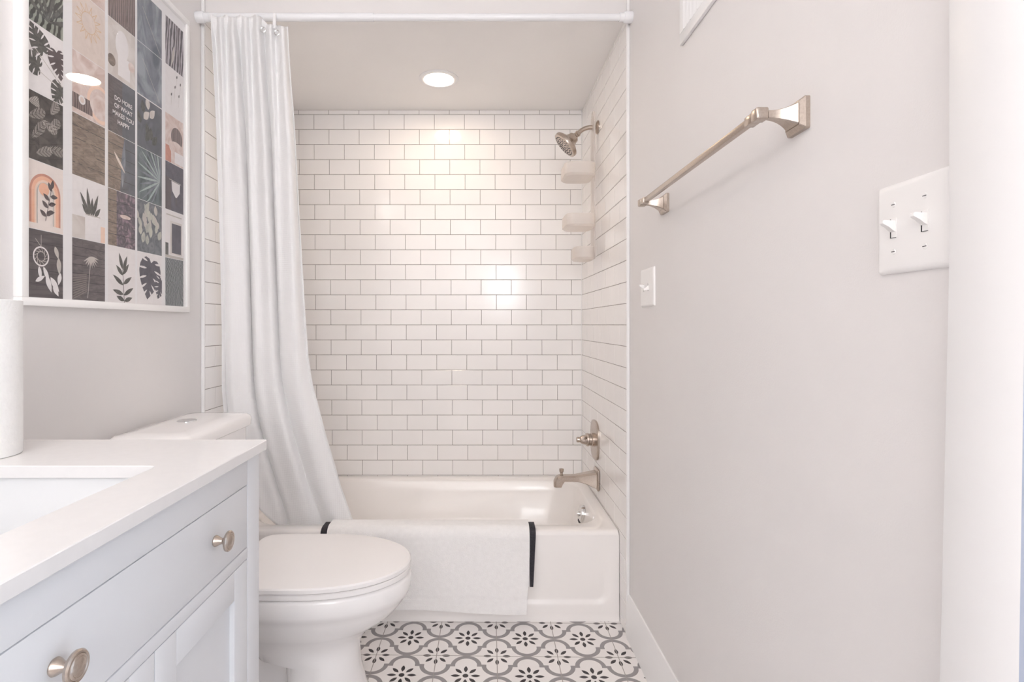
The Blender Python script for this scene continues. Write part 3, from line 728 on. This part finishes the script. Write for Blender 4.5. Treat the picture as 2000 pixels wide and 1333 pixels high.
I['black'] = pmat('print_black', (.035, .033, .036), (.06, .055, .055))
I['leafgrey'] = pmat('print_leaf_grey', (.055, .055, .05), (.13, .125, .115), scale=60)
I['wood'] = pmat('print_dark_wood', (.06, .05, .055), (.12, .10, .105), 'noise', 12, 1, (1, 1, 8))
I['plank'] = pmat('print_plank_line', (.02, .018, .02), (.03, .025, .03))
I['cream'] = pmat('print_cream', (.80, .72, .68), (.84, .76, .71))
I['terra'] = pmat('print_terracotta', (.55, .25, .19), (.62, .30, .22))
I['coral'] = pmat('print_coral', (.82, .45, .30), (.86, .50, .35))
I['peach'] = pmat('print_peach', (.85, .62, .50), (.88, .66, .54))
I['stone'] = pmat('print_stone', (.52, .48, .45), (.58, .54, .50))
I['ink'] = pmat('print_ink_brown', (.075, .055, .06), (.11, .08, .085))
I['feather'] = pmat('print_dark_fronds', (.03, .026, .025), (.09, .075, .07), 'noise', 22, 2.5)
I['frond'] = pmat('print_frond_light', (.07, .058, .052), (.36, .31, .29), 'wave', 160, 1.5, (1, 1, 1), .6)
I['green'] = pmat('print_deep_green', (.035, .035, .03), (.30, .32, .27), 'wave', 26, 7, (1, 1, .5), .7, (.07, .08, .06))
I['brick'] = pmat('print_brown_brick', (.16, .12, .10), (.30, .23, .18), 'noise', 25, 2, (1, 1, 3))
I['brick2'] = pmat('print_violet_brick', (.085, .07, .075), (.15, .125, .13), 'noise', 25, 2, (1, 1, 3))
I['pinkish'] = pmat('print_blush', (.62, .47, .42), (.80, .70, .66), 'noise', 16, 2)
I['beige'] = pmat('print_beige', (.72, .62, .56), (.78, .68, .62))
I['gold'] = pmat('print_gold', (.66, .45, .26), (.72, .52, .32))
I['mist'] = pmat('print_blue_mist', (.10, .12, .15), (.34, .37, .41), 'noise', 11, 2.5, (1, 1, .6), .5, (.20, .22, .26))
I['fan'] = pmat('print_fan_leaf', (.06, .08, .09), (.17, .21, .22), 'noise', 22, 2, (1, 1, .4))
I['fanl'] = pmat('print_fan_light', (.34, .42, .42), (.46, .53, .51))
I['flower'] = pmat('print_purple_flowers', (.07, .055, .075), (.34, .24, .28), 'noise', 26, 3, c2=(.13, .10, .13))
I['slate'] = pmat('print_slate', (.09, .095, .115), (.14, .145, .17), 'noise', 14, 2)
I['succ'] = pmat('print_succulent', (.10, .11, .13), (.20, .21, .23), 'noise', 30, 2)
I['succl'] = pmat('print_succulent_leaf', (.40, .41, .38), (.58, .57, .50), 'noise', 40, 1)
I['violet'] = pmat('print_violet_leaf', (.07, .06, .085), (.11, .10, .125), 'noise', 30, 2)
I['palmbark'] = pmat('print_purple_palms', (.08, .07, .08), (.48, .44, .47), 'wave', 22, 6, (1, 1, .35), .25, (.18, .15, .18))
I['greyleaf'] = pmat('print_grey_foliage', (.10, .11, .12), (.26, .275, .28), 'rings', 40, 9, (1, 1, 1), .4)
I['pale'] = pmat('print_pale_scene', (.60, .54, .50), (.76, .72, .69), 'noise', 12, 1.5)
I['brownwood'] = pmat('print_brown_grain', (.12, .085, .08), (.28, .21, .20), 'wave', 40, 4, (1, 1, .25))

class Print:
    def __init__(s, y0, y1, z0, z1): s.y0, s.y1, s.z0, s.z1 = y0, y1, z0, z1; s.w = y1-y0; s.h = (z1-z0)/s.w; s.mb = MB(); s.mats = []; s.n = 0
    def mi(s, k):
        if k not in s.mats: s.mats.append(k)
        return s.mats.index(k)
    def poly(s, pts, k, layer=1):
        cl = [(min(1, max(0, a)), min(s.h, max(0, b))) for a, b in pts]
        s.n += 1
        s.mb.add([(PX+.00016*layer+.000002*s.n, s.y0+a*s.w, s.z0+b*s.w) for a, b in cl], [tuple(range(len(cl)))], s.mi(k)); return s
    def bg(s, k): return s.poly([(0, 0), (1, 0), (1, s.h), (0, s.h)], k, 0)
    def rect(s, a0, a1, b0, b1, k, layer=1): return s.poly([(a0, b0), (a1, b0), (a1, b1), (a0, b1)], k, layer)
    def disc(s, a, b, r, k, layer=1, ry=None, n=28): return s.poly([(a+r*math.cos(2*PI*i/n), b+(ry or r)*math.sin(2*PI*i/n)) for i in range(n)], k, layer)
    def ring(s, a, b, r0, r1, k, layer=1, n=36, t0=0, t1=2*PI):
        for i in range(n):
            p, q = t0+(t1-t0)*i/n, t0+(t1-t0)*(i+1)/n
            s.poly([(a+r0*math.cos(p), b+r0*math.sin(p)), (a+r1*math.cos(p), b+r1*math.sin(p)), (a+r1*math.cos(q), b+r1*math.sin(q)), (a+r0*math.cos(q), b+r0*math.sin(q))], k, layer)
        return s
    def leaf(s, a, b, ln, wd, ang, k, layer=1, n=8):
        c, q = math.cos(ang), math.sin(ang); up = []; dn = []
        for i in range(n+1):
            t = i/n; w_ = wd*math.sin(PI*t**.85)
            up.append((a+c*ln*t-q*w_, b+q*ln*t+c*w_)); dn.append((a+c*ln*t+q*w_, b+q*ln*t-c*w_))
        return s.poly(dn+up[::-1][1:-1], k, layer)
    def line(s, a0, b0, a1, b1, w_, k, layer=1):
        d = math.hypot(a1-a0, b1-b0); nx, ny = -(b1-b0)/d*w_/2, (a1-a0)/d*w_/2
        return s.poly([(a0-nx, b0-ny), (a1-nx, b1-ny), (a1+nx, b1+ny), (a0+nx, b0+ny)], k, layer)
    def planks(s, n=5, k='plank'):
        for i in range(1, n): s.rect(0, 1, s.h*i/n, s.h*i/n+.012, k)
        return s
    def monstera(s, a, b, R, ang, k, slit='white', layer=1):
        """a, b: where the stalk joins; R: leaf length; ang: direction of the tip"""
        c, q = math.cos(ang), math.sin(ang); P = lambda t, w_: (a+c*R*t-q*w_*R, b+q*R*t+c*w_*R)
        prof = [(0, 0), (-.10, .10), (-.12, .24), (-.04, .38), (.12, .46), (.30, .47), (.50, .41), (.70, .28), (.86, .14), (1.0, 0)]
        s.poly([P(t, w_) for t, w_ in prof]+[P(t, -w_) for t, w_ in prof[-2:0:-1]], k, layer)
        for sg in (-1, 1):
            for t, g_, d0, ln in ((.02, 1.75, .16, .36), (.16, 1.45, .16, .38), (.32, 1.15, .15, .38), (.50, .92, .12, .38), (.68, .7, .08, .34)):
                x, y = P(t+d0*math.cos(g_), sg*d0*math.sin(g_)); s.leaf(x, y, R*ln, R*.030, ang+sg*g_, slit, layer+1, 6)
        return s
    def done(s):
        o = s.mb.build('print', [I[k] for k in s.mats], pf, smooth=0, fix=False); return o
COLS = [(1.180, 1.280), (1.309, 1.4236), (1.4354, 1.5486), (1.5579, 1.6785), (1.6977, 1.8005)]
ROWS = [1.1705+.1515*k for k in range(7)]
def pr_(c, r): return Print(COLS[c][0], COLS[c][1], ROWS[r]+.0006, ROWS[r+1]-.0006)
# first column
p = pr_(0, 0).bg('wood').planks(5)
p.ring(.36, .92, .19, .225, 'white', 1); p.ring(.36, .92, .10, .115, 'stone', 1, 20)
for i in range(12): p.line(.36+.11*math.cos(i*PI/6), .92+.11*math.sin(i*PI/6), .36+.2*math.cos(i*PI/6+.5), .92+.2*math.sin(i*PI/6+.5), .012, 'stone', 1)
p.line(.2, 1.30, .36, 1.14, .012, 'stone').line(.36, 1.14, .36, 1.4, .012, 'stone')
for a, b, l, w_, g_ in ((.30, .70, .3, .05, -1.4), (.42, .70, .38, .055, -1.1), (.5, .52, .42, .07, -1.2), (.62, .48, .42, .07, -.9), (.70, .30, .3, .06, -1.0), (.86, .95, .4, .07, -1.5), (.75, 1.2, .3, .06, -1.2), (.92, .6, .3, .06, -1.8), (.2, .35, .3, .05, .5)): p.leaf(a, b, l, w_, g_, 'white' if b < .75 else 'stone', 2)
p.done()
p = pr_(0, 1).bg('cream')
for r1, r0, k in ((.44, .385, 'terra'), (.385, .30, 'coral'), (.30, .255, 'peach'), (.245, .215, 'stone')):
    p.ring(.48, .83, r0, r1, k, 1, 24, 0, PI); p.rect(.48-r1, .48-r0, .13, .83, k); p.rect(.48+r0, .48+r1, .13, .83, k)
p.disc(.44, .92, .145, 'coral', 1)
p.line(.48, .22, .66, 1.02, .014, 'ink', 3)
for a, b, g_ in ((.50, .32, 2.5), (.53, .42, .2), (.55, .52, 2.4), (.57, .60, .3), (.59, .70, 2.5), (.62, .80, .1), (.65, .92, 2.0), (.66, .98, 1.4), (.52, .34, .8)): p.leaf(a, b, .22, .05, g_, 'ink', 2)
p.done()
p = pr_(0, 2).bg('feather')
for a, b, ln, g_ in ((.0, .9, .55, .5), (.35, .95, .5, -.3), (.1, .45, .6, .9), (.55, .75, .5, .8), (.5, .35, .6, .1), (.0, 1.25, .3, .2), (.62, 1.15, .4, 1.0), (.2, .15, .5, .4)):
    for i in range(15):
        t = .04+.064*i; cx, cy = a+math.cos(g_)*ln*t, b+math.sin(g_)*ln*t; L_ = .17*math.sin(PI*min(1, t*.9+.1))
        for sg in (-1, 1): p.line(cx, cy, cx+L_*math.cos(g_+sg*.75), cy+L_*math.sin(g_+sg*.75), .010, 'stone' if i % 3 else 'frond', 1)
p.done()
p = pr_(0, 3).bg('white'); p.monstera(.42, .98, .62, 2.2, 'leafgrey').monstera(.80, 1.15, .62, -1.35, 'ink', layer=3).monstera(.30, .58, .55, 2.9, 'leafgrey').monstera(.95, .42, .55, -2.0, 'leafgrey')
p.line(.2, .95, .98, .42, .02, 'stone').line(.3, .5, .85, .36, .016, 'stone'); p.done()
p = pr_(0, 4).bg('green')
for g_ in (.9, 1.3, 1.8, 2.2, 2.7, .4): p.leaf(.55, .2, 1.1, .05, g_, 'leafgrey', 1)
p.done(); pr_(0, 5).bg('feather').done()
# second column
p = pr_(1, 0).bg('brick2').planks(7); p.line(.45, .05, .55, .95, .014, 'stone')
for i in range(9): p.leaf(.55, .97, .26, .018, -2.6+.5*i*.6, 'stone', 1)
for i in range(10): p.line(.02, .02+.055*i, .42, .20+.04*i, .022, 'frond', 2)
p.done()
p = pr_(1, 1).bg('white'); p.rect(0, .40, 0, .48, 'pale').rect(.86, 1, 0, .36, 'peach'); p.rect(.37, .84, 0, .55, 'white', 2)
for a, ln, g_ in ((.5, .55, 2.1), (.52, .62, 1.72), (.6, .55, 1.25), (.66, .30, .9), (.56, .42, 1.5), (.48, .30, 2.3)): p.leaf(a, .53, ln, .05, g_, 'leafgrey', 3)
p.line(.38, .55, .84, .55, .02, 'stone', 4); p.done()
p = pr_(1, 2).bg('brick').planks(5)  # brown feather print, with the reflected tile drawn in as brick rows
for a, g_ in ((.2, 1.9), (.5, 2.2), (.8, 2.0), (.35, 1.4)): p.leaf(a, .1, 1.1, .09, g_, 'brick', 2)
p.done()
p = pr_(1, 3).bg('pinkish'); p.disc(.85, .45, .42, 'peach', 1).disc(.85, .45, .34, 'pinkish', 2).rect(0, .6, .1, .42, 'brownwood', 1).disc(.28, .34, .10, 'white', 2).disc(.28, .34, .06, 'pinkish', 3); p.done()
p = pr_(1, 4).bg('beige')
p.ring(.48, .78, .215, .228, 'gold', 1)
for i in range(14):
    t = 2*PI*i/14; d = .16; p.line(.48+.23*math.cos(t-d), .78+.23*math.sin(t-d), .48+.40*math.cos(t), .78+.40*math.sin(t), .014, 'gold', 1); p.line(.48+.23*math.cos(t+d), .78+.23*math.sin(t+d), .48+.40*math.cos(t), .78+.40*math.sin(t), .014, 'gold', 1)
p.done(); pr_(1, 5).bg('pinkish').done()
# third column
p = pr_(2, 0).bg('white'); p.line(.58, 0, .52, .8, .02, 'leafgrey')
for a, b, ln, g_ in ((.55, .20, .40, 2.9), (.56, .18, .42, .5), (.55, .42, .45, 2.6), (.54, .45, .38, .55), (.53, .66, .34, 2.4), (.53, .68, .36, .9), (.52, .80, .42, 1.9), (.54, .78, .40, 1.2), (.58, .05, .3, 2.8), (.58, .04, .32, .3)): p.leaf(a, b, ln, .055, g_, 'leafgrey', 1)
p.done()
p = pr_(2, 1).bg('flower'); p.rect(0, .30, 0, p.h, 'brick', 1).planks(5); p.disc(.62, .75, .2, 'pinkish', 2, .05).disc(.7, .55, .16, 'flower', 2); p.done()
p = pr_(2, 2).bg('slate'); p.poly([(0, 0), (.42, 0), (.58, p.h), (0, p.h)], 'brick', 1).planks(5); p.leaf(.5, .1, 1.2, .08, 1.5, 'mist', 2).leaf(.2, .9, .6, .04, -.8, 'beige', 2); p.done()  # reflected brick and blue curtain drawn into this print's colours
p = pr_(2, 3).bg('slate'); p.rect(0, .5, 0, p.h, 'brick2', 1); p.done()
p = pr_(2, 4).bg('pale'); p.disc(.5, .85, .24, 'white', 1, .36).disc(.12, .35, .14, 'brick', 1).rect(.35, .8, .1, .6, 'white', 1).disc(.85, .5, .12, 'pinkish', 2); p.done()
pr_(2, 5).bg('brownwood').done()
# fourth column
p = pr_(3, 0).bg('white'); p.monstera(.55, 1.02, .92, -1.75, 'violet').monstera(.98, .62, .5, -1.9, 'violet', layer=3); p.done()
p = pr_(3, 1).bg('succ')
for i in range(22): p.leaf(random.uniform(.05, .85), random.uniform(.05, 1.0), random.uniform(.2, .34), random.uniform(.06, .09), random.uniform(.9, 2.2), 'succl' if i % 3 else 'stone', 1+i % 3)
p.done()
p = pr_(3, 2).bg('fan')
for i in range(15): p.leaf(.92, .62, 1.0, .028, 1.55+i*.19, 'fanl' if i % 2 else 'mist', 1+i % 2)
p.done()
p = pr_(3, 3).bg('slate')
for i in range(9): p.leaf(random.uniform(.0, .8), random.uniform(.1, 1.0), .32, .09, random.uniform(.8, 2.4), 'pale' if i % 4 == 0 else 'leafgrey', 1+i % 3)
p.rect(0, 1, p.h-.02, p.h, 'white', 4); p.done()
for r in (4, 5):
    p = pr_(3, r).bg('mist'); p.leaf(.3, .1, 1.2, .12, 1.4, 'mist', 1).line(.2, .9, .9, .1, .012, 'stone', 2); p.done()
# fifth column
pr_(4, 0).bg('greyleaf').done()
p = pr_(4, 1).bg('white'); p.rect(.26, .90, .12, 1.15, 'pale', 1).rect(.34, .86, .16, 1.08, 'violet', 2).rect(0, .16, .0, .45, 'leafgrey', 1).rect(0, 1, 0, .08, 'stone', 2).rect(.05, .9, 1.3, 1.34, 'stone', 1); p.done()
p = pr_(4, 2).bg('violet'); p.rect(0, .3, 0, 1.0, 'ink', 1).line(.2, .95, .85, .92, .02, 'stone', 2).poly([(.32, .92), (.8, .90), (.78, .62), (.58, .42), (.36, .62)], 'white', 2).line(.58, .2, .58, .45, .06, 'ink', 2); p.done()
p = pr_(4, 3).bg('pinkish'); p.disc(.62, .85, .32, 'brownwood', 1).disc(.6, .5, .4, 'pinkish', 2, .22).rect(.5, 1, .05, .4, 'white', 3).rect(0, .3, .0, .5, 'terra', 1); p.done()
p = pr_(4, 4).bg('white')
for a, b in ((.3, .3), (.5, .6), (.72, .4), (.6, .95), (.8, .8)): p.line(a, b, a+.03, b+.4, .012, 'stone').leaf(a, b+.3, .12, .03, 1.2, 'leafgrey', 2)
p.done()
p = pr_(4, 5).bg('palmbark'); p.leaf(.3, .0, 1.1, .06, 1.3, 'stone', 1).leaf(.6, .1, 1.2, .05, 1.7, 'palmbark', 2); p.done()
# the lettering on the dark print in the third column
for i, txt in enumerate(('DO MORE', 'OF WHAT', 'MAKES YOU', 'HAPPY')):
    cu_ = bpy.data.curves.new('lettering', 'FONT'); cu_.body = txt; cu_.size = .0165; cu_.align_x = 'CENTER'; cu_.extrude = .00005; cu_.offset = .0003
    to_ = bpy.data.objects.new('tmp', cu_); C.objects.link(to_)
    dg = bpy.context.evaluated_depsgraph_get(); me = bpy.data.meshes.new_from_object(to_.evaluated_get(dg))
    bpy.data.objects.remove(to_); bpy.data.curves.remove(cu_)
    me.transform(Matrix.Translation((PX+.0006, 1.497, 1.7165-.0205*i)) @ Matrix(((0, 0, 1, 0), (1, 0, 0, 0), (0, 1, 0, 0), (0, 0, 0, 1))))
    me.transform(Matrix.Translation(-Vector(pf.location)))
    me.materials.clear(); me.materials.append(I['white'])
    o = bpy.data.objects.new('lettering', me); C.objects.link(o); o.parent = pf
